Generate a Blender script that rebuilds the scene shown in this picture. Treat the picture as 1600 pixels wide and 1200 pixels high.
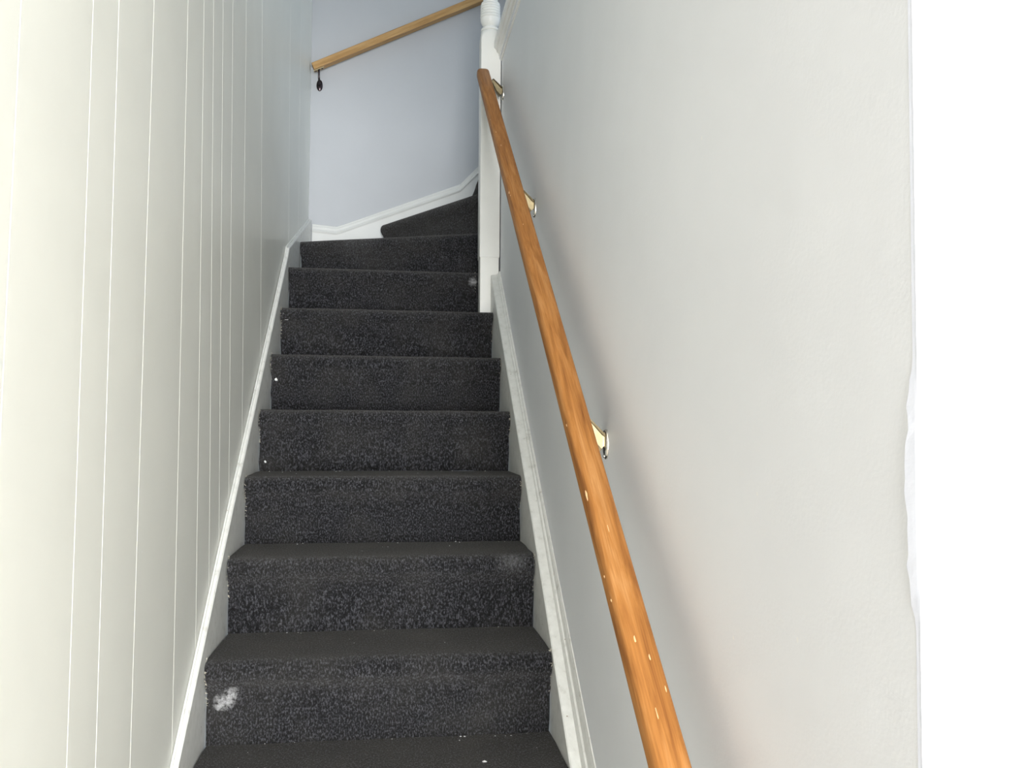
import bpy, bmesh, math, random
from mathutils import Vector, Matrix
random.seed(7)
for o_ in list(bpy.data.objects): bpy.data.objects.remove(o_)
scene = bpy.context.scene
COL = scene.collection
# ------------------------------------------------------------------ camera, light, exposure
F_PX = 1397.07
YAW, PITCH, ROLL = 0.1364, 0.0443, 0.0064
CAM = Vector((0.0033, -2.1513, 0.7401))
fwd = Vector((math.sin(YAW)*math.cos(PITCH), math.cos(YAW)*math.cos(PITCH), math.sin(PITCH)))
rt0 = Vector((math.cos(YAW), -math.sin(YAW), 0)); up0 = rt0.cross(fwd)
rt = rt0*math.cos(ROLL)+up0*math.sin(ROLL); up = -rt0*math.sin(ROLL)+up0*math.cos(ROLL)
cd = bpy.data.cameras.new('camera'); cam = bpy.data.objects.new('camera', cd); COL.objects.link(cam)
m3 = Matrix((rt, up, -fwd)).transposed()
cam.matrix_world = Matrix.Translation(CAM) @ m3.to_4x4()
cd.sensor_width = 36; cd.lens = F_PX/1600*36; cd.clip_start = 0.02
scene.camera = cam
vs = scene.view_settings
vs.view_transform = 'Standard'; vs.look = 'None'; vs.gamma = 1.0; vs.use_curve_mapping = False
vs.exposure = 0.12
w = bpy.data.worlds.new('sky'); scene.world = w; w.use_nodes = True
w.node_tree.nodes['Background'].inputs[0].default_value = (0.75, 0.87, 1, 1)
w.node_tree.nodes['Background'].inputs[1].default_value = 1.0

def area(name, loc, target, sx, sy, power, col, spread=180):
    l = bpy.data.lights.new(name, 'AREA'); l.shape = 'RECTANGLE'; l.size = sx; l.size_y = sy
    l.energy = power; l.color = col; l.spread = math.radians(spread)
    o = bpy.data.objects.new(name, l); COL.objects.link(o); o.location = loc
    o.rotation_euler = (Vector(target)-Vector(loc)).to_track_quat('-Z', 'Y').to_euler()
    return o
# daylight entering by the hall window behind the camera and by the upstairs window
area('hall_daylight', (0.42, -6.9, 0.65), (0.42, 0, 0.65), 1.86, 2.3, 540, (0.975, 0.99, 1.0))
area('upstairs_daylight', (2.78, 1.3, 3.65), (0, 1.3, 3.65), 2.2, 1.4, 13, (0.74, 0.87, 1.0))

# ------------------------------------------------------------------ constants of the stair
R, G, OV = 0.195, 0.2557, 0.0285
S = R/G
XL, XR = -0.4015, 0.3947
WL, WR, YB = -0.42, 0.435, 2.52
FLOOR = -3*R
YC = -1.462          # corner where the stair wall turns into the hall
LAND = 12*R
YF, XH, ZU, ZC = -6.95, 2.8, 4.6, 2.10
XHL, YL = -3.2, -1.20

# ------------------------------------------------------------------ materials
def mat(name):
    m = bpy.data.materials.new(name); m.use_nodes = True
    nt = m.node_tree; b = nt.nodes['Principled BSDF']
    return m, nt, b
def N(nt, t, **kw):
    n = nt.nodes.new(t)
    for k, v in kw.items():
        if k in n.inputs.keys(): n.inputs[k].default_value = v
        else: setattr(n, k, v)
    return n
def L(nt, a, b): nt.links.new(a, b)
def ramp(nt, fac, stops):
    r = nt.nodes.new('ShaderNodeValToRGB'); e = r.color_ramp.elements
    while len(e) < len(stops): e.new(0.5)
    for el, (p, c) in zip(e, stops): el.position = p; el.color = (*c, 1)
    L(nt, fac, r.inputs[0]); return r
def srgb(r, g, b):
    f = lambda c: (c/255/12.92 if c/255 <= .04045 else ((c/255+.055)/1.055)**2.4)
    return (f(r), f(g), f(b))

def paint(name, col, rough=0.45, bump=0.08, scale=260, specks=True, spec=0.35, blotch=0.03, big=0.0):
    m, nt, b = mat(name)
    g = N(nt, 'ShaderNodeNewGeometry')
    n1 = N(nt, 'ShaderNodeTexNoise', Scale=scale, Detail=3.0); L(nt, g.outputs['Position'], n1.inputs['Vector'])
    n2 = N(nt, 'ShaderNodeTexNoise', Scale=5.0, Detail=4.0); L(nt, g.outputs['Position'], n2.inputs['Vector'])
    lo = tuple(max(0, c*(1-blotch)) for c in col); hi = tuple(min(1, c*(1+blotch)) for c in col)
    r = ramp(nt, n2.outputs[0], [(0.3, lo), (0.7, hi)])
    out = r.outputs[0]
    if specks:
        v = N(nt, 'ShaderNodeTexVoronoi', Scale=9.0); 
        mp = N(nt, 'ShaderNodeMapping'); mp.inputs['Scale'].default_value = (1, 1, 0.75)
        L(nt, g.outputs['Position'], mp.inputs[0]); L(nt, mp.outputs[0], v.inputs['Vector'])
        rr = ramp(nt, v.outputs['Distance'], [(0.016, (1, 1, 1)), (0.024, (0, 0, 0))])
        mx = N(nt, 'ShaderNodeMix', data_type='RGBA'); L(nt, rr.outputs[0], mx.inputs[0]); L(nt, out, mx.inputs[6])
        mx.inputs[7].default_value = (0.92, 0.92, 0.9, 1); out = mx.outputs[2]
    L(nt, out, b.inputs['Base Color'])
    b.inputs['Roughness'].default_value = rough; b.inputs['Specular IOR Level'].default_value = spec
    bp = N(nt, 'ShaderNodeBump', Strength=bump, Distance=0.002); L(nt, n1.outputs[0], bp.inputs['Height'])
    last = bp
    if big:
        n3 = N(nt, 'ShaderNodeTexNoise', Scale=14.0, Detail=2.0); L(nt, g.outputs['Position'], n3.inputs['Vector'])
        b2 = N(nt, 'ShaderNodeBump', Strength=big, Distance=0.01); L(nt, n3.outputs[0], b2.inputs['Height'])
        L(nt, bp.outputs[0], b2.inputs['Normal']); last = b2
    L(nt, last.outputs[0], b.inputs['Normal'])
    return m

M_PANEL = paint('panel_paint', srgb(239, 239, 230), 0.38, 0.04, 160, True, 0.4, 0.02, 0.05)
M_WALL = paint('plaster_paint', srgb(239, 241, 243), 0.5, 0.12, 170, True, 0.3, 0.015, 0.08)
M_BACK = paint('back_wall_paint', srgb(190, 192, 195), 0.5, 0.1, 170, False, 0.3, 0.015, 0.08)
M_RETURN = paint('bright_wall_paint', srgb(240, 238, 232), 0.5, 0.1, 170, False, 0.3, 0.01, 0.05)
M_TRIM = paint('white_gloss_paint', srgb(244, 243, 237), 0.3, 0.1, 120, False, 0.45, 0.05, 0.12)
M_DIM = paint('bounce_damping_grey', srgb(140, 140, 140), 0.6, 0.05, 100, False)  # dark tone for the unseen left room, chosen to damp bounced light
M_SKIRT = paint('skirting_paint', srgb(226, 226, 222), 0.35, 0.1, 120, False, 0.4, 0.04, 0.1)
M_CEIL = paint('ceiling_paint', srgb(236, 236, 234), 0.7, 0.05, 100, False)

def worn_trim():
    m, nt, b = mat('worn_white_paint')
    g = N(nt, 'ShaderNodeNewGeometry')
    n1 = N(nt, 'ShaderNodeTexNoise', Scale=38.0, Detail=6.0, Roughness=0.65); L(nt, g.outputs['Position'], n1.inputs['Vector'])
    r = ramp(nt, n1.outputs[0], [(0.25, srgb(196, 194, 186)), (0.42, srgb(226, 226, 220)), (0.75, srgb(238, 238, 233))])
    v = N(nt, 'ShaderNodeTexVoronoi', Scale=26.0); L(nt, g.outputs['Position'], v.inputs['Vector'])
    rr = ramp(nt, v.outputs['Distance'], [(0.03, (1, 1, 1)), (0.055, (0, 0, 0))])
    mx = N(nt, 'ShaderNodeMix', data_type='RGBA'); L(nt, rr.outputs[0], mx.inputs[0]); L(nt, r.outputs[0], mx.inputs[6])
    mx.inputs[7].default_value = (*srgb(150, 138, 118), 1)
    L(nt, mx.outputs[2], b.inputs['Base Color']); b.inputs['Roughness'].default_value = 0.38
    bp = N(nt, 'ShaderNodeBump', Strength=0.25, Distance=0.003); L(nt, n1.outputs[0], bp.inputs['Height']); L(nt, bp.outputs[0], b.inputs['Normal'])
    return m
M_STR = worn_trim()

def carpet():
    m, nt, b = mat('charcoal_carpet')
    g = N(nt, 'ShaderNodeNewGeometry')
    mp = N(nt, 'ShaderNodeMapping'); mp.inputs['Scale'].default_value = (1, 0.5, 0.55)
    L(nt, g.outputs['Position'], mp.inputs[0])
    n1 = N(nt, 'ShaderNodeTexNoise', Scale=270.0, Detail=3.0, Roughness=0.7); L(nt, mp.outputs[0], n1.inputs['Vector'])
    n2 = N(nt, 'ShaderNodeTexNoise', Scale=7.0, Detail=5.0); L(nt, g.outputs['Position'], n2.inputs['Vector'])
    n3 = N(nt, 'ShaderNodeTexNoise', Scale=900.0, Detail=1.0); L(nt, g.outputs['Position'], n3.inputs['Vector'])
    r = ramp(nt, n1.outputs[0], [(0.33, srgb(8, 8, 9)), (0.5, srgb(27, 27, 29)), (0.68, srgb(84, 84, 89))])
    # dust, ground into the pile in patches
    d = ramp(nt, n2.outputs[0], [(0.42, (0, 0, 0)), (0.75, (0.3, 0.3, 0.3))])
    mx = N(nt, 'ShaderNodeMix', data_type='RGBA'); L(nt, d.outputs[0], mx.inputs[0]); L(nt, r.outputs[0], mx.inputs[6])
    mx.inputs[7].default_value = (*srgb(70, 68, 64), 1)
    out = mx.outputs[2]
    # paint smears: (centre, radius, strength)
    nz = N(nt, 'ShaderNodeTexNoise', Scale=110.0, Detail=4.0, Roughness=0.7); L(nt, g.outputs['Position'], nz.inputs['Vector'])
    for c, rad, st in SMEARS:
        sub = N(nt, 'ShaderNodeVectorMath', operation='DISTANCE'); L(nt, g.outputs['Position'], sub.inputs[0]); sub.inputs[1].default_value = c
        mr = N(nt, 'ShaderNodeMapRange'); L(nt, sub.outputs['Value'], mr.inputs[0]); mr.inputs[1].default_value = 0; mr.inputs[2].default_value = rad
        mr.inputs[3].default_value = 1; mr.inputs[4].default_value = 0
        ad = N(nt, 'ShaderNodeMath', operation='MULTIPLY'); L(nt, mr.outputs[0], ad.inputs[0]); L(nt, nz.outputs[0], ad.inputs[1])
        rp = ramp(nt, ad.outputs[0], [(0.22, (0, 0, 0)), (0.46, (st, st, st))])
        mm = N(nt, 'ShaderNodeMix', data_type='RGBA'); L(nt, rp.outputs[0], mm.inputs[0]); L(nt, out, mm.inputs[6])
        mm.inputs[7].default_value = (*srgb(205, 205, 205), 1); out = mm.outputs[2]
    L(nt, out, b.inputs['Base Color'])
    b.inputs['Roughness'].default_value = 1.0; b.inputs['Specular IOR Level'].default_value = 0.05
    b.inputs['Sheen Weight'].default_value = 0.13; b.inputs['Sheen Roughness'].default_value = 0.6; b.inputs['Sheen Tint'].default_value = (1, 0.96, 0.9, 1)
    bp = N(nt, 'ShaderNodeBump', Strength=0.9, Distance=0.004); L(nt, n1.outputs[0], bp.inputs['Height'])
    L(nt, bp.outputs[0], b.inputs['Normal'])
    return m
SMEARS = [((-0.362, -0.008, 0.100), 0.045, 0.6), ((-0.345, -0.012, 0.118), 0.035, 0.5), ((-.375, -.006, .088), .02, .4),
          ((0.338, 1.508, 1.325), 0.036, 0.6), ((0.335, 0.22, 0.385), 0.10, 0.10), ((-0.2, 1.75, 1.53), 0.3, 0.06)]
M_CARPET = carpet()

def wood(name, dark, mid, light, axis, rough=0.3, chips=True, scale=1.0, coat=0.3):
    """grain runs along local X of the object"""
    m, nt, b = mat(name)
    tc = N(nt, 'ShaderNodeTexCoord')
    mp = N(nt, 'ShaderNodeMapping'); mp.inputs['Scale'].default_value = (3.2*scale, 38*scale, 38*scale)
    L(nt, tc.outputs['Object'], mp.inputs[0])
    n1 = N(nt, 'ShaderNodeTexNoise', Scale=1.6, Detail=6.0, Roughness=0.6, Distortion=0.7); L(nt, mp.outputs[0], n1.inputs['Vector'])
    mp2 = N(nt, 'ShaderNodeMapping'); mp2.inputs['Scale'].default_value = (12, 420, 420); L(nt, tc.outputs['Object'], mp2.inputs[0])
    n2 = N(nt, 'ShaderNodeTexNoise', Scale=1.0, Detail=3.0); L(nt, mp2.outputs[0], n2.inputs['Vector'])
    r = ramp(nt, n1.outputs[0], [(0.25, dark), (0.5, mid), (0.78, light)])
    mx = N(nt, 'ShaderNodeMix', data_type='RGBA', blend_type='MULTIPLY'); mx.inputs[0].default_value = 0.7
    L(nt, r.outputs[0], mx.inputs[6]); r2 = ramp(nt, n2.outputs[0], [(0.3, (0.72, 0.68, 0.62)), (0.6, (1, 1, 1))]); L(nt, r2.outputs[0], mx.inputs[7])
    out = mx.outputs[2]
    if chips:
        mp3 = N(nt, 'ShaderNodeMapping'); mp3.inputs['Scale'].default_value = (6, 22, 22); L(nt, tc.outputs['Object'], mp3.inputs[0])
        v = N(nt, 'ShaderNodeTexVoronoi', Scale=1.0); L(nt, mp3.outputs[0], v.inputs['Vector'])
        rr = ramp(nt, v.outputs['Distance'], [(0.03, (0.55, 0.55, 0.55)), (0.07, (0, 0, 0))])
        mm = N(nt, 'ShaderNodeMix', data_type='RGBA'); L(nt, rr.outputs[0], mm.inputs[0]); L(nt, out, mm.inputs[6])
        mm.inputs[7].default_value = (*srgb(226, 178, 128), 1); out = mm.outputs[2]
    L(nt, out, b.inputs['Base Color']); b.inputs['Roughness'].default_value = rough
    b.inputs['Coat Weight'].default_value = coat; b.inputs['Specular IOR Level'].default_value = 0.22; b.inputs['Coat Roughness'].default_value = 0.35
    bp = N(nt, 'ShaderNodeBump', Strength=0.15, Distance=0.001); L(nt, n2.outputs[0], bp.inputs['Height']); L(nt, bp.outputs[0], b.inputs['Normal'])
    return m
M_RAIL = wood('varnished_rail_wood', srgb(134, 82, 38), srgb(178, 120, 62), srgb(202, 148, 92), 0, 0.55, True, 1.0, 0.0)
M_OAK = wood('pale_oak', srgb(164, 124, 78), srgb(192, 152, 100), srgb(208, 172, 122), 0, 0.5, False, 1.0, 0.05)
M_CHIP, nt_, b_ = mat('bare_wood_chip'); b_.inputs['Base Color'].default_value = (*srgb(240, 196, 146), 1); b_.inputs['Roughness'].default_value = 0.7

def metal(name, col, rough):
    m, nt, b = mat(name); g = N(nt, 'ShaderNodeNewGeometry')
    n = N(nt, 'ShaderNodeTexNoise', Scale=90.0, Detail=3.0); L(nt, g.outputs['Position'], n.inputs['Vector'])
    r = ramp(nt, n.outputs[0], [(0.3, tuple(c*.75 for c in col)), (0.7, col)]); L(nt, r.outputs[0], b.inputs['Base Color'])
    b.inputs['Metallic'].default_value = 1; b.inputs['Roughness'].default_value = rough
    return m
M_BRASS = metal('worn_brass', srgb(186, 170, 134), 0.42)
M_BRASSD = metal('tarnished_brass', srgb(112, 100, 76), 0.35)
M_CHROME = metal('bright_plate', srgb(236, 232, 222), 0.2)
M_DARK = metal('dark_bronze', srgb(70, 62, 64), 0.25)
M_PAINTDAB, nt_, b_ = mat('dried_white_paint'); b_.inputs['Base Color'].default_value = (*srgb(228, 228, 226), 1); b_.inputs['Roughness'].default_value = 0.6
M_FILLER = paint('bluish_filler', srgb(236, 239, 248), 0.6, 0.2, 90, False, 0.3, 0.02, 0.1)
M_THREAD, nt_, b_ = mat('cream_backing_thread'); b_.inputs['Base Color'].default_value = (*srgb(206, 200, 184), 1); b_.inputs['Roughness'].default_value = 0.9
M_FLOOR = wood('hall_floor_boards', srgb(176, 168, 156), srgb(196, 188, 176), srgb(210, 204, 194), 0, 0.4, False, 0.6, 0.2)

# ------------------------------------------------------------------ helpers
def link(name, verts, faces, m, parent=None, smooth=False, loc=None):
    me = bpy.data.meshes.new(name); me.from_pydata([tuple(v) for v in verts], [], faces); me.update()
    bm = bmesh.new(); bm.from_mesh(me); bmesh.ops.recalc_face_normals(bm, faces=bm.faces); bm.to_mesh(me); bm.free()
    me.materials.append(m)
    if smooth:
        for p in me.polygons: p.use_smooth = True
    o = bpy.data.objects.new(name, me); COL.objects.link(o)
    if parent is not None: o.parent = parent
    if loc is not None: o.location = loc
    return o
def smooth_by_angle(o, deg=35):
    me = o.data
    for p in me.polygons: p.use_smooth = True
    bm = bmesh.new(); bm.from_mesh(me)
    for e in bm.edges:
        if len(e.link_faces) == 2 and e.calc_face_angle(0) > math.radians(deg): e.smooth = False
    bm.to_mesh(me); bm.free()
def box(name, a, b, m, parent=None, bevel=0.0):
    x0, y0, z0 = a; x1, y1, z1 = b
    v = [(x0,y0,z0),(x1,y0,z0),(x1,y1,z0),(x0,y1,z0),(x0,y0,z1),(x1,y0,z1),(x1,y1,z1),(x0,y1,z1)]
    f = [(0,3,2,1),(4,5,6,7),(0,1,5,4),(1,2,6,5),(2,3,7,6),(3,0,4,7)]
    o = link(name, v, f, m, parent)
    if bevel: bev(o, bevel)
    return o
def bev(o, width, seg=2):
    bm = bmesh.new(); bm.from_mesh(o.data)
    bmesh.ops.bevel(bm, geom=list(bm.edges), offset=width, segments=seg, profile=0.5, affect='EDGES', clamp_overlap=True)
    bm.to_mesh(o.data); bm.free(); smooth_by_angle(o, 40)
def sweep(name, rings, m, parent=None, closed=True, caps=True, smooth=None):
    """rings: list of equally long point loops"""
    n = len(rings[0]); verts = [p for r in rings for p in r]; faces = []
    for i in range(len(rings)-1):
        for j in range(n if closed else n-1):
            k = (j+1) % n
            faces.append((i*n+j, i*n+k, (i+1)*n+k, (i+1)*n+j))
    if caps and closed:
        faces.append(tuple(range(n-1, -1, -1))); faces.append(tuple(range((len(rings)-1)*n, len(rings)*n)))
    o = link(name, verts, faces, m, parent)
    if smooth: smooth_by_angle(o, smooth)
    return o
def lathe(name, prof, c, m, parent=None, seg=32):
    rings = [[(c[0]+r*math.cos(2*math.pi*j/seg), c[1]+r*math.sin(2*math.pi*j/seg), z) for j in range(seg)] for r, z in prof]
    return sweep(name, rings, m, parent, True, True, 50)
def empty(name, loc):
    e = bpy.data.objects.new(name, None); COL.objects.link(e); e.location = loc; e.empty_display_size = 0.1
    return e
def adopt(root):
    """keep world positions of children that were built in world space"""
    pass
def tag(o, label, cat=None, group=None, kind=None):
    if label: o['label'] = label
    if cat: o['category'] = cat
    if group: o['group'] = group
    if kind: o['kind'] = kind
    return o
def struct(o, label, cat):
    return tag(o, label, cat, kind='structure')

# ------------------------------------------------------------------ room shell
struct(box('floor', (XHL-0.1, YF-0.1, FLOOR-0.1), (XH+0.1, 0.6, FLOOR), M_FLOOR), 'wooden hall floor at the foot of the stairs', 'floor')
# panelled wall on the left: backing with one board for each strip between the grooves
TH = 0.009
wl = struct(box('wall_left', (WL-0.11, YL, FLOOR), (WL-TH, YB+0.12, ZU), M_PANEL),
            'pale grooved panel wall with bright vertical lines beside the stairs', 'wall')
grooves = [(-1.089,.039),(-.844,.021),(-.725,.014),(-.531,.025),(-.256,-.005),(-.077,-.041),(.050,-.066),(.171,-.069),
           (.309,-.068),(.521,-.06),(.658,-.077),(.882,-.097),(1.2,-.10),(1.675,-.081),(2.05,-.05)]
edges = [(YL, 0)]+grooves+[(YB-0.002, 0)]
tilts = {11: 0.0022, 12: -0.0016, 13: 0.002}
for i in range(len(edges)-1):
    (ya, ma), (yb, mb) = edges[i], edges[i+1]
    g = 0.0003; cdep = 0.0020; cw = 0.0013
    rings = []
    for z in (FLOOR+0.002, 1.0, 2.3, ZU-0.004):
        dz = (min(z, 2.6)-1.0); a = ya+ma*dz+g; b = yb+mb*dz-g; t = tilts.get(i, 0.0)
        rings.append([(WL-TH, a, z), (WL-cdep, a, z), (WL-max(t, 0), a+cw, z), (WL-max(-t, 0), b-cw, z), (WL-cdep, b, z), (WL-TH, b, z)])
    sweep('plank', rings, M_PANEL, wl)
wr = struct(box('wall_right', (WR, YC, FLOOR), (WR+0.09, 1.50, LAND-0.14), M_WALL),
            'smooth pale grey wall behind the orange wooden handrail', 'wall')
# return of that wall towards the hall: bright, faces the hall window
struct(box('wall_return', (WR+.0006, YC-0.004, FLOOR), (XH, YC-.0003, ZC), M_RETURN), 'brightly lit white wall at the right edge of the view', 'wall')
# torn filler on the corner
vv = []; ff = []
nseg = 260
for i in range(nseg+1):
    z = FLOOR+0.002+(ZC-FLOOR-0.004)*i/nseg
    k = max(0.0, math.sin(math.pi*(z-0.58)/0.21))**0.6 if 0.58 < z < 0.79 else 0.0
    a = 0.0015+0.014*k*(0.45+random.random()*0.7); b = 0.001+0.005*k*(0.4+random.random()*0.8); t = 0.0003+0.0020*k
    vv += [(WR+0.0002, YC+a, z), (WR-t, YC+a*0.97, z), (WR-t*.45, YC-.0015, z), (WR-.0002, YC-.0046, z), (WR+b+0.002, YC-0.0043, z)]
for i in range(nseg):
    for j in range(4): ff.append((i*5+j, i*5+j+1, i*5+j+6, i*5+j+5))
link('filler_strip', vv, ff, M_FILLER, wr, False)['label'] = 'rough bluish white filler on the wall corner'
wb = struct(box('wall_back', (WL-0.11, YB, FLOOR), (XH+0.1, YB+0.1, ZU), M_BACK), 'cool grey wall at the head of the turning stairs', 'wall')
struct(box('wall_dim_return', (XHL, YL, FLOOR), (WL-.11, YL+.1, ZC), M_DIM), 'unseen grey wall left of the stair foot, added to cut bounced light', 'wall')  # unseen dim room added on the left, lowers bounce onto the right wall
struct(box('wall_dim_side', (XHL-.1, YF, FLOOR), (XHL, YL+.1, ZC), M_DIM), 'unseen grey left side wall of the hall, added to keep it dim', 'wall')
struct(box('wall_dim_front', (XHL-.1, YF-0.1, FLOOR), (-.52, YF, ZC), M_DIM), 'unseen front wall left of the hall window, greyed to cut bounced light', 'wall')
struct(box('wall_front', (1.36, YF-0.1, FLOOR), (XH+0.1, YF, ZC), M_WALL), 'front wall of the hall behind the viewpoint', 'wall')
struct(box('wall_hall_side', (XH, YF, FLOOR), (XH+0.1, YC+0.02, ZC), M_WALL), 'far side wall of the hall', 'wall')
struct(box('ceiling', (XHL-0.1, YF-0.1, ZC), (XH+0.1, -0.95, ZC+0.12), M_CEIL), 'white ceiling over the hall', 'ceiling')
struct(box('ceiling_upper', (WL-0.1, -1.1, ZU), (XH+0.1, YB+0.1, ZU+0.1), M_CEIL), 'white ceiling above the stairwell', 'ceiling')
struct(box('wall_upper_front', (WL-0.1, -1.05, ZC+0.12), (XH+0.1, -0.95, ZU), M_WALL), 'upper wall above the hall ceiling', 'wall')
struct(box('wall_upper_side', (XH, -0.95, LAND-0.14), (XH+0.1, YB, 2.85), M_WALL), 'upper wall under the landing window', 'wall')
def window(name, label, bars):
    first = struct(box(name, *bars[0], M_TRIM), label, 'window')
    for a, b in bars[1:]: box('frame_bar', a, b, M_TRIM, first)
yw0, yw1 = YF-.09, YF-.03
window('window_1', 'white framed glazed opening behind the viewpoint', [((-.52, yw0, FLOOR), (1.36, yw1, FLOOR+.08)), ((-.52, yw0, ZC-.08), (1.36, yw1, ZC)),
       ((-.52, yw0, FLOOR+.08), (-.45, yw1, ZC-.08)), ((1.29, yw0, FLOOR+.08), (1.36, yw1, ZC-.08)), ((.39, yw0, FLOOR+.08), (.45, yw1, ZC-.08))])
window('window_2', 'white framed upstairs window over the landing', [((XH+.02, -.95, 2.85), (XH+.08, YB, 2.92)), ((XH+.02, -.95, ZU-.08), (XH+.08, YB, ZU)),
       ((XH+.02, -.95, 2.92), (XH+.08, -.88, ZU-.08)), ((XH+.02, YB-.07, 2.92), (XH+.08, YB, ZU-.08)), ((XH+.02, .75, 2.92), (XH+.08, .82, ZU-.08))])
# landing on the right at the top
struct(box('floor_landing', (WR-0.01, -0.95, LAND-0.139), (XH, 1.36, LAND), M_WALL), 'upper landing floor behind the stair wall', 'floor')

# landing nosing with ribbed cove, running along the top of the right wall
prof = [(WR, 2.196), (WR-.004, 2.196), (WR-.0075, 2.203), (WR-.0045, 2.208), (WR-.0105, 2.211), (WR-.0135, 2.219), (WR-.0095, 2.223), (WR-.017, 2.226),
        (WR-.0225, 2.234), (WR-.019, 2.239), (WR-.0265, 2.241), (WR-.032, 2.249), (WR-.032, 2.268), (WR-.026, 2.276), (WR-.014, 2.30), (WR-.012, LAND), (WR, LAND)]
sweep('trim_1', [[(x, y, z) for x, z in prof] for y in (-0.94, 0.2, 1.353)], M_TRIM)
struct(bpy.data.objects['trim_1'], 'white ribbed moulding under the landing edge beside the post', 'trim')

# ------------------------------------------------------------------ staircase
stairs = empty('staircase', (0, -3*G, FLOOR)); tag(stairs, 'narrow staircase with charcoal carpet turning right at the top', 'staircase')
OFF = Vector(stairs.location)
def W(vs_): return [Vector(v)-OFF for v in vs_]

def path(pts, t):
    """pts: [(t, x, y)]"""
    for (t0, x0, y0), (t1, x1, y1) in zip(pts, pts[1:]):
        if t <= t1+1e-9:
            k = (t-t0)/(t1-t0); return Vector((x0+(x1-x0)*k, y0+(y1-y0)*k))
    return Vector(pts[-1][1:])
def profile(rise=R):
    pr = [(0, 0.0), (0, .03), (-.0005, .06), (-.001, .09), (-.0025, .105), (-.006, .120), (-.0125, .134), (-.0205, .145)]
    c = (-OV+0.030, R-0.030)
    for a in (200, 180, 160, 140, 120, 105, 92):
        pr.append((c[0]+0.030*math.cos(math.radians(a)), c[1]+0.030*math.sin(math.radians(a))))
    return pr
PROF = profile()
from mathutils import noise as MN
def carpet_step(k, A, B, back, nst=56):
    """A right end, B left end of the riser foot line; back: path of the rear of the tread from right to left"""
    A = Vector(A); B = Vector(B); d = (B-A).normalized(); n = Vector((d.y, -d.x))
    if n.y < 0 and abs(n.y) > 0.3: n = -n
    if abs(n.y) <= 0.3 and n.x < 0: n = -n
    z0 = (k-1)*R
    npr = len(PROF)+5
    rings = []
    for i in range(nst+1):
        t = i/nst; P = A+(B-A)*t; Q = path(back, t)
        ring = []
        end = 1 if i in (0, nst) else 0
        def add(px, py, z, edge=True):
            w_ = 0.0022*MN.noise(Vector((px*9, py*9, z*9+k*3.1)))
            rag = 0
            if end:
                rag = (0.0035*MN.noise(Vector((k*7.3+i, z*40, py*30)))+0.0012*random.uniform(-1, 1))
            v = Vector((px, py))+d*rag
            v = v+n*w_
            ring.append((v.x, v.y, z+w_*0.6))
        for u, zz in PROF:
            p = P+n*u; add(p.x, p.y, z0+zz)
        T0 = P+n*0.018
        for s_ in (0.0, 0.3, 0.65, 1.0):
            p = T0+(Q-T0)*s_; add(p.x, p.y, z0+R+0.0005)
        ring.append((Q.x, Q.y, z0+R-0.03)); 
        q = P+n*0.012; ring.append((q.x, q.y, z0+R-0.03))
        q = P+n*0.010; ring.append((q.x, q.y, z0-0.0))
        rings.append([Vector(v)-OFF for v in ring])
    o = sweep('carpet_step', rings, M_CARPET, stairs, True, True, 60)
    return o
for k in range(-2, 7):
    y = (k-1)*G
    carpet_step(k, (XR, y), (XL, y), [(0, XR, y+G+.008), (1, XL, y+G+.008)])
# step 7: straight front, wedge shaped tread; 8 and 9 turn round the post; 10 to 12 climb to the right
carpet_step(7, (0.430, 6*G-.002), (XL, 6*G-.012), [(0, .44, 1.68), (1, XL, 2.0)])
carpet_step(8, (0.440, 1.636), (-0.398, 1.976), [(0, .45, 1.69), (.5, -.02, 2.495), (.8, -.398, 2.495), (1, -.398, 2.0)])
carpet_step(9, (0.438, 1.663), (-0.028, 2.444), [(0, .455, 1.67), (.55, .455, 2.495), (.95, -.0, 2.495), (1, -.018, 2.47)])
carpet_step(10, (0.448, 1.62), (0.448, 2.494), [(0, .71, 1.62), (1, .71, 2.494)])
carpet_step(11, (0.70, 1.62), (0.70, 2.494), [(0, .96, 1.62), (1, .96, 2.494)])
carpet_step(12, (0.95, 1.62), (0.95, 2.494), [(0, XH-.01, 1.62), (1, XH-.01, 2.494)])

def stringer(name, x0, x1, line, m, depth=0.36, ledge=None):
    """board between x0 (wall side) and x1 (stair side); line: [(y, z)] of the top edge"""
    rings = []
    for y, z in line:
        s = 1 if x1 > x0 else -1
        rings.append([Vector(v)-OFF for v in ((x0, y, z-depth), (x1, y, z-depth), (x1, y, z-.004), (x1-s*.003, y, z), (x0, y, z))])
    return sweep(name, rings, m, stairs)
hl = lambda y, h: S*y+R+h
line = [(-3*G-.12, hl(-3*G-.12, .055)), (-.26, hl(-.26, .058)), (.3, hl(.3, .07)), (.68, hl(.68, .068)), (1.2, hl(1.2, .072)), (1.49, hl(1.49, .075)), (1.53, 1.445), (2.502, 1.782)]
stringer('stringer', WL+.0010, XL+.003-.006, line, M_STR, .40)
# thin bead on the wall side of the left stringer
rings = [[Vector(v)-OFF for v in ((WL+.0010, y, z-.002), (WL+.006, y, z-.002), (WL+.005, y, z+.005), (WL+.0010, y, z+.007))] for y, z in line]
sweep('bead', rings, M_STR, stairs)
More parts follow.
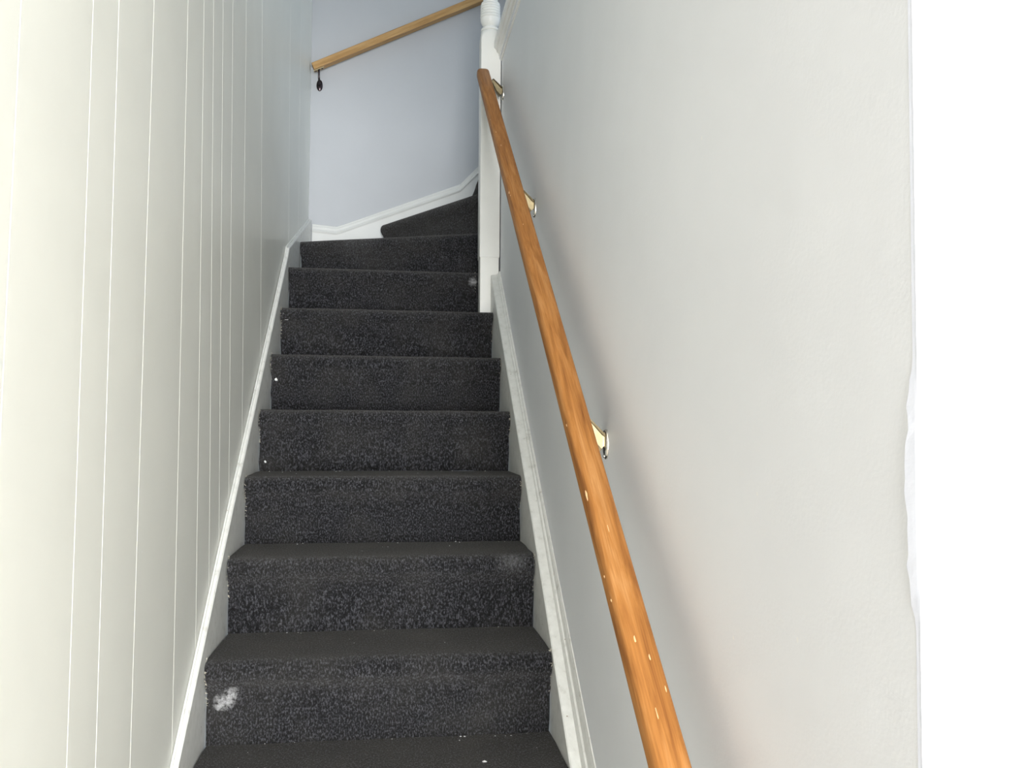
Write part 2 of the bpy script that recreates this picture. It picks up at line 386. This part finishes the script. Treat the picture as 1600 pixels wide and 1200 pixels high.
# right stringer: board, then a stepped moulding against the wall
hin = [(-3*G-.12, -.05), (-.50, -.035), (-.229, -.005), (.05, .03), (.318, .056), (.8, .08), (1.264, .098), (1.353, .102)]
lr = [(y, hl(y, h)) for y, h in hin]
rings = []
for y, z in lr:
    rings.append([Vector(v)-OFF for v in ((.421, y, z-.30), (XR+.002, y, z-.30), (XR+.002, y, z-.004), (XR+.005, y, z), (.421, y, z+.002))])
sweep('stringer', rings, M_STR, stairs)
rings = []
for y, h in hin:
    z = hl(y, h)+.002; t = max(hl(y, .083), z+.014)
    rings.append([Vector(v)-OFF for v in ((WR-.0005, y, z-.1), (.4212, y, z-.1), (.4212, y, z+.25*(t-z)), (.4235, y, z+.40*(t-z)), (.4275, y, z+.45*(t-z)), (.4290, y, z+.85*(t-z)), (.432, y, t), (WR-.0005, y, t+.001))])
sweep('wall_moulding', rings, M_STR, stairs)

# white paint dabs and lint left along the treads, too small to pick apart
vs_, fs_ = [], []
def dab(c, r, nrm, flat=0.35):
    n = Vector(nrm).normalized(); a = n.orthogonal().normalized(); b = n.cross(a); i0 = len(vs_)
    q = 8
    vs_.append(Vector(c)+n*r*flat-OFF)
    for j in range(q):
        an = 2*math.pi*j/q; rr = r*random.uniform(.7, 1.25)
        vs_.append(Vector(c)+a*math.cos(an)*rr+b*math.sin(an)*rr-n*0.001-OFF)
    for j in range(q): fs_.append((i0, i0+1+j, i0+1+(j+1) % q))
for k in range(0, 6):
    y = k*G
    for _ in range(9):
        x = random.uniform(XL+.02, XR-.01); dab((x, y-random.uniform(.001, .02), k*R+.001), random.uniform(.0012, .0028), (0, -.3, 1))
    for _ in range(4):
        dab((random.uniform(XL+.02, XR-.02), y-random.uniform(.02, .18), k*R+.001), random.uniform(.001, .002), (0, 0, 1))
dab((-.385, 4*G-.003, 4*R+.11), .0105, (0, -1, .1)); dab((-.380, 5*G-.022, 5*R+.153), .008, (0, -1, .3)); dab((-.392, 5*G-.027, 5*R+.17), .006, (0, -1, .3))
dab((-.255, -.17, .0015), .006, (0, 0, 1)); dab((.22, -.17, .0015), .006, (0, 0, 1)); dab((-.25, -.155, .0015), .004, (0, 0, 1))
dab((.345, 6*G-.020, 6*R+.150), .010, (0, -1, .2)); dab((.335, 6*G-.012, 6*R+.135), .007, (0, -1, .2))
for (x, y, z) in ((-.395, 3*G-.002, 3*R+.03),):
    dab((x+.012, y-.002, z), .004, (0, -1, 0))
o = link('paint_specks', vs_, fs_, M_PAINTDAB, stairs); o['kind'] = 'stuff'; o['label'] = 'white paint specks and lint on the carpet'
# frayed backing threads along the carpet's cut edges
vs_, fs_ = [], []
def thread(a, b, r=.0006):
    a = Vector(a)-OFF; b = Vector(b)-OFF; d = (b-a).normalized(); u = d.orthogonal().normalized(); v = d.cross(u); i0 = len(vs_)
    for p in (a, b):
        for j in range(3):
            an = 2.094*j; vs_.append(p+u*math.cos(an)*r+v*math.sin(an)*r)
    for j in range(3):
        q = (j+1) % 3; fs_.append((i0+j, i0+q, i0+3+q, i0+3+j))
for k in range(0, 8):
    for side in (XL, XR if k < 7 else .352):
        for _ in range(26 if side == XL else 14):
            u, zz = random.choice(PROF[3:14]); y = (k-1)*G+u-.001; z = (k-1)*R+zz+random.uniform(-.01, .01)
            sgn = 1 if side == XL else -1
            a = (side-sgn*.001, y, z)
            thread(a, (side+sgn*random.uniform(-.001, .005), y-random.uniform(.001, .004), z+random.uniform(-.005, .005)))
o = link('frayed_threads', vs_, fs_, M_THREAD, stairs); o['kind'] = 'stuff'; o['label'] = 'cream threads fraying at the carpet edges'

# ------------------------------------------------------------------ skirting on the back wall
bl = [(WL+.02, 1.762), (-.278, 1.752), (-.24, 1.765), (.361, 2.002), (.455, 2.10), (.70, 2.29), (.96, 2.44), (XH-.005, 2.46)]
rings = [[(x, YB-.0005, z-.32), (x, YB-.018, z-.32), (x, YB-.018, z-.045), (x, YB-.0005, z-.045)] for x, z in bl]
bb = struct(sweep('baseboard_back', rings, M_SKIRT), 'white skirting board stepping up the back wall beside the winder steps', 'baseboard')
rings = [[(x, YB-.0005, z-.0449), (x, YB-.022, z-.0449), (x, YB-.026, z-.038), (x, YB-.022, z-.031), (x, YB-.018, z-.028), (x, YB-.017, z-.014), (x, YB-.012, z-.010),
          (x, YB-.011, z-.003), (x, YB-.006, z), (x, YB-.0005, z)] for x, z in bl]
sweep('cap_moulding', rings, M_SKIRT, bb)

# ------------------------------------------------------------------ newel post
nx0, nx1, ny0, ny1 = .3515, .4315, 1.3545, 1.4345
ncx, ncy = (nx0+nx1)/2, (ny0+ny1)/2
newel = empty('newel_post', (ncx, ncy, 6*R)); tag(newel, 'white turned newel post at the end of the right wall', 'post')
NO = Vector(newel.location)
def nl(o):
    o.parent = newel
    for v in o.data.vertices: v.co -= NO
    return o
# square block, corners easing into the round above
def sq_ring(h, z, rnd, seg=6):
    pts = []
    for cx, cy, a0 in ((1, 1, 0), (-1, 1, 90), (-1, -1, 180), (1, -1, 270)):
        for j in range(seg+1):
            a = math.radians(a0+90*j/seg)
            pts.append((ncx+cx*(h-rnd)+rnd*math.cos(a), ncy+cy*(h-rnd)+rnd*math.sin(a), z))
    return pts
hb = .040
rings = [sq_ring(hb-.0, 1.40, .003), sq_ring(hb, 2.285, .003), sq_ring(hb, 2.300, .012), sq_ring(hb-.001, 2.312, .022), sq_ring(hb-.003, 2.324, .0365), sq_ring(.0345, 2.327, .034)]
nl(sweep('block', rings, M_TRIM, None, True, True, 30))
nl(sweep('foot', [sq_ring(hb-.0025, 6*R+.001, .003), sq_ring(hb-.0025, 1.3998, .003)], M_TRIM, None, True, True, 30))
sh = [(.034, 2.3272), (.0375, 2.330), (.0375, 2.337), (.033, 2.341), (.024, 2.343), (.0225, 2.348), (.027, 2.351), (.035, 2.358), (.0395, 2.370), (.0405, 2.380)]
nl(lathe('turned_cup', sh, (ncx, ncy), M_TRIM))
bead = [(.040, 2.3802)]
z = 2.382
for q in range(5):
    r_ = .0415-.0004*q
    for a in range(7):
        an = math.pi*a/6; bead.append((r_-.0065+.0065*math.sin(an)**.7, z+.0055*(1-math.cos(an))))
    z += .0113
nl(lathe('bead_rings', bead, (ncx, ncy), M_TRIM))
top = [(.037, z+.0002), (.038, z+.004), (.033, z+.010), (.028, z+.016), (.030, z+.022), (.024, z+.03), (.026, z+.08), (.031, z+.2), (.033, z+.32), (.026, z+.44), (.024, z+.47), (.033, z+.475), (.035, z+.49), (.02, z+.51), (.03, z+.53), (.04, z+.56), (.03, z+.59), (.004, z+.605)]
nl(lathe('turned_shaft', top, (ncx, ncy), M_TRIM))

# ------------------------------------------------------------------ wall handrail
RX, RH = .357, .917
def rail_z(y): return S*y+R+RH
ya, yb = -1.36, 1.335
A = Vector((RX, ya, rail_z(ya))); B = Vector((RX, yb, rail_z(yb)))
hr = empty('handrail', A); tag(hr, 'orange brown varnished wooden handrail on the right wall', 'handrail')
ang = math.atan(S)
def rail_obj(name, length, prof_pts, m, parent, ends=.004):
    # local X along the rail
    rings = []
    for x, sc in ((0, .86), (ends*.5, .96), (ends, 1.0), *[(length*i/12, 1.0) for i in range(1, 12)], (length-ends, 1.0), (length-ends*.5, .96), (length, .86)):
        rings.append([(x, a*sc, b*sc) for a, b in prof_pts])
    return sweep(name, rings, m, parent, True, True, 40)
pp = []
for j in range(36):      # rounded, slightly flattened section
    a = 2*math.pi*j/36; c, s = math.cos(a), math.sin(a); e = 0.60
    pp.append((.0245*math.copysign(abs(c)**e, c), .0225*math.copysign(abs(s)**e, s)))
rl = rail_obj('rail', (B-A).length, pp, M_RAIL, hr)
rl.rotation_euler = Vector((0, G, R)).to_track_quat('X', 'Z').to_euler()
# chips knocked out of the varnish
def along(y, da, db):
    d = Vector((0, G, R)).normalized(); upv = Vector((1, 0, 0)).cross(d)
    return Vector((RX, y, rail_z(y)))+Vector((1, 0, 0))*da+upv*db
vs_, fs_ = [], []
def chip(y, a_deg, ln, wd):
    a = math.radians(a_deg); c, s = math.cos(a), math.sin(a); e = .60
    da = .0245*math.copysign(abs(c)**e, c); db = .0225*math.copysign(abs(s)**e, s)
    p = along(y, da*1.002, db*1.002); d = Vector((0, G, R)).normalized(); upv = Vector((1, 0, 0)).cross(d)
    nrm = (Vector((1, 0, 0))*c+upv*s).normalized(); t = d.cross(nrm)
    i0 = len(vs_); vs_.append(p+nrm*.0009-A)
    for j in range(9):
        an = 2*math.pi*j/9; r_ = random.uniform(.75, 1.15)
        vs_.append(p+d*math.cos(an)*ln*r_+t*math.sin(an)*wd*r_-nrm*.0004-A)
    for j in range(9): fs_.append((i0, i0+1+j, i0+1+(j+1) % 9))
for y, a_, ln, wd in ((-.66, 150, .017, .003), (-.50, 168, .006, .002), (-.905, 100, .009, .0016), (-.84, 165, .004, .0015), (.36, 150, .012, .0025), (.34, 140, .006, .0012), (-1.0, 95, .012, .001), (-.80, 172, .004, .002), (-.97, 60, .008, .0012), (.75, 120, .006, .0014), (.18, 100, .006, .001), (.86, 150, .005, .0015), (-.73, 92, .012, .0008), (-.93, 85, .008, .0014)):
    chip(y, a_, ln, wd)
o = link('chipped_varnish', vs_, fs_, M_CHIP, hr); o['kind'] = 'stuff'; o['label'] = 'pale chips in the varnish'

def tube(name, pts, radii, m, parent, seg=12, flat=(1, 1)):
    rings = []
    for i, p in enumerate(pts):
        p = Vector(p); d = (Vector(pts[min(i+1, len(pts)-1)])-Vector(pts[max(i-1, 0)])).normalized()
        u = Vector((0, 1, 0)) if abs(d.y) < .9 else Vector((1, 0, 0))
        u = (u-d*u.dot(d)).normalized(); v = d.cross(u); r = radii[i]
        rings.append([p+u*math.cos(2*math.pi*j/seg)*r*flat[0]+v*math.sin(2*math.pi*j/seg)*r*flat[1] for j in range(seg)])
    return sweep(name, rings, m, parent, True, True, 50)
def oval_plate(name, c, hy, hz, t, m, parent, seg=28, domed=.5):
    """plate on the right wall; face towards -x"""
    rings = []
    for k, (f, x) in enumerate(((1, 0), (1, -t*.5), (.9, -t*.85), (.55, -t), (.05, -t*1.05))):
        rings.append([(c[0]+x, c[1]+hy*f*math.cos(2*math.pi*j/seg), c[2]+hz*f*math.sin(2*math.pi*j/seg)) for j in range(seg)])
    return sweep(name, rings, m, parent, True, True, 50)
def bracket(yp, zp):
    zr = rail_z(yp)-.030
    # tapered web arm: wide at the plate, narrow under the rail
    pts = [Vector((WR-.004, yp, zp)), Vector((WR-.018, yp, zp+.012)), Vector((WR-.042, yp, zp+.044)), Vector((RX+.012, yp, zr-.008)), Vector((RX, yp, zr))]
    hh = [.0185, .0155, .0095, .007, .006]
    rings = []
    for i, q in enumerate(pts):
        d = (pts[min(i+1, 4)]-pts[max(i-1, 0)]).normalized(); v = Vector((-d.z, 0, d.x)); h_ = hh[i]; t_ = .0075
        loop = []
        for a_, b_ in ((-1, -1), (-1, -.7), (-.45, -.62), (-.45, .62), (-1, .7), (-1, 1), (1, 1), (1, .7), (.45, .62), (.45, -.62), (1, -.7), (1, -1)):
            loop.append(q+Vector((0, 1, 0))*a_*t_+v*b_*h_-A)
        rings.append(loop)
    b = sweep('bracket', rings, M_BRASS, hr)
    b.data.materials.append(M_BRASSD)
    for fi, pf in enumerate(b.data.polygons):
        if fi % 12 not in (2, 8): pf.material_index = 1
    pl = oval_plate('wall_plate', Vector((WR-.0003, yp, zp))-A, .017, .030, .006, M_CHROME, b)
    for dz in (.0235, -.0235):
        oval_plate('screw', Vector((WR-.0035, yp, zp+dz))-A, .0042, .0042, .004, M_DARK if dz > 0 else M_CHROME, b, 12)
    d = Vector((0, G, R)).normalized()
    c = Vector((RX, yp, rail_z(yp)-.030))
    rings = []
    for s_ in (-.03, -.028, .028, .03):
        q = c+d*s_-A; wd = .011 if abs(s_) < .029 else .007
        rings.append([q+Vector((-wd, 0, .003)), q+Vector((wd, 0, .003)), q+Vector((wd, 0, 0)), q+Vector((wd*.6, 0, -.003)), q+Vector((-wd*.6, 0, -.003)), q+Vector((-wd, 0, 0))])
    sweep('saddle', rings, M_BRASS, b, smooth=40)
bracket(-.405, .700); bracket(.50, 1.394); bracket(1.30, 2.045)

# ------------------------------------------------------------------ pale oak handrail on the back wall
SL = .487
x0, x1 = -.405, 1.5
yr = YB-.058
def oz(x): return 2.553+SL*(x+.42)
A2 = Vector((x0, yr, oz(x0))); B2 = Vector((x1, yr, oz(x1)))
h2 = empty('handrail', A2); tag(h2, 'pale oak rectangular handrail on the back wall', 'handrail')
rp = [(-.022, -.017), (.022, -.017), (.022, .013), (.018, .017), (-.018, .017), (-.022, .013)]
r2 = rail_obj('rail', (B2-A2).length, [(a, b*1.1) for a, b in rp], M_OAK, h2, .001)
r2.rotation_euler = (0, -math.atan(SL), 0)
bx = -.375
zb = oz(bx)-.022
def q2(x, y, z): return Vector((x, y, z))-A2
arm = tube('bracket', [q2(bx, yr, zb), q2(bx, yr, zb-.022), q2(bx, yr+.006, zb-.040), q2(bx, yr+.030, zb-.056), q2(bx, YB-.004, zb-.062)], [.005, .0045, .0048, .006, .008], M_DARK, h2)
rings = []
for f, dy in ((1, 0), (1, -.004), (.8, -.007), (.3, -.009)):
    rings.append([q2(bx+.016*f*math.cos(2*math.pi*j/24), YB-.0005+dy, zb-.064+.030*f*math.sin(2*math.pi*j/24)) for j in range(24)])
sweep('wall_plate', rings, M_DARK, arm, smooth=50)
rings = []
dv = Vector((1, 0, SL)).normalized()
for s_ in (-.028, -.025, .025, .028):
    q = q2(bx, yr, zb+.0025)+dv*s_
    rings.append([q+Vector((0, -.010, 0)), q+Vector((0, .010, 0)), q+Vector((0, .008, -.004)), q+Vector((0, -.008, -.004))])
sweep('saddle', rings, M_BRASS, arm)
for s_ in (-.018, .018):
    q = q2(bx, yr-.002, zb-.002)+dv*s_
    tube('screw', [q, q+Vector((0, 0, -.004))], [.004, .003], M_DARK, arm, 10)
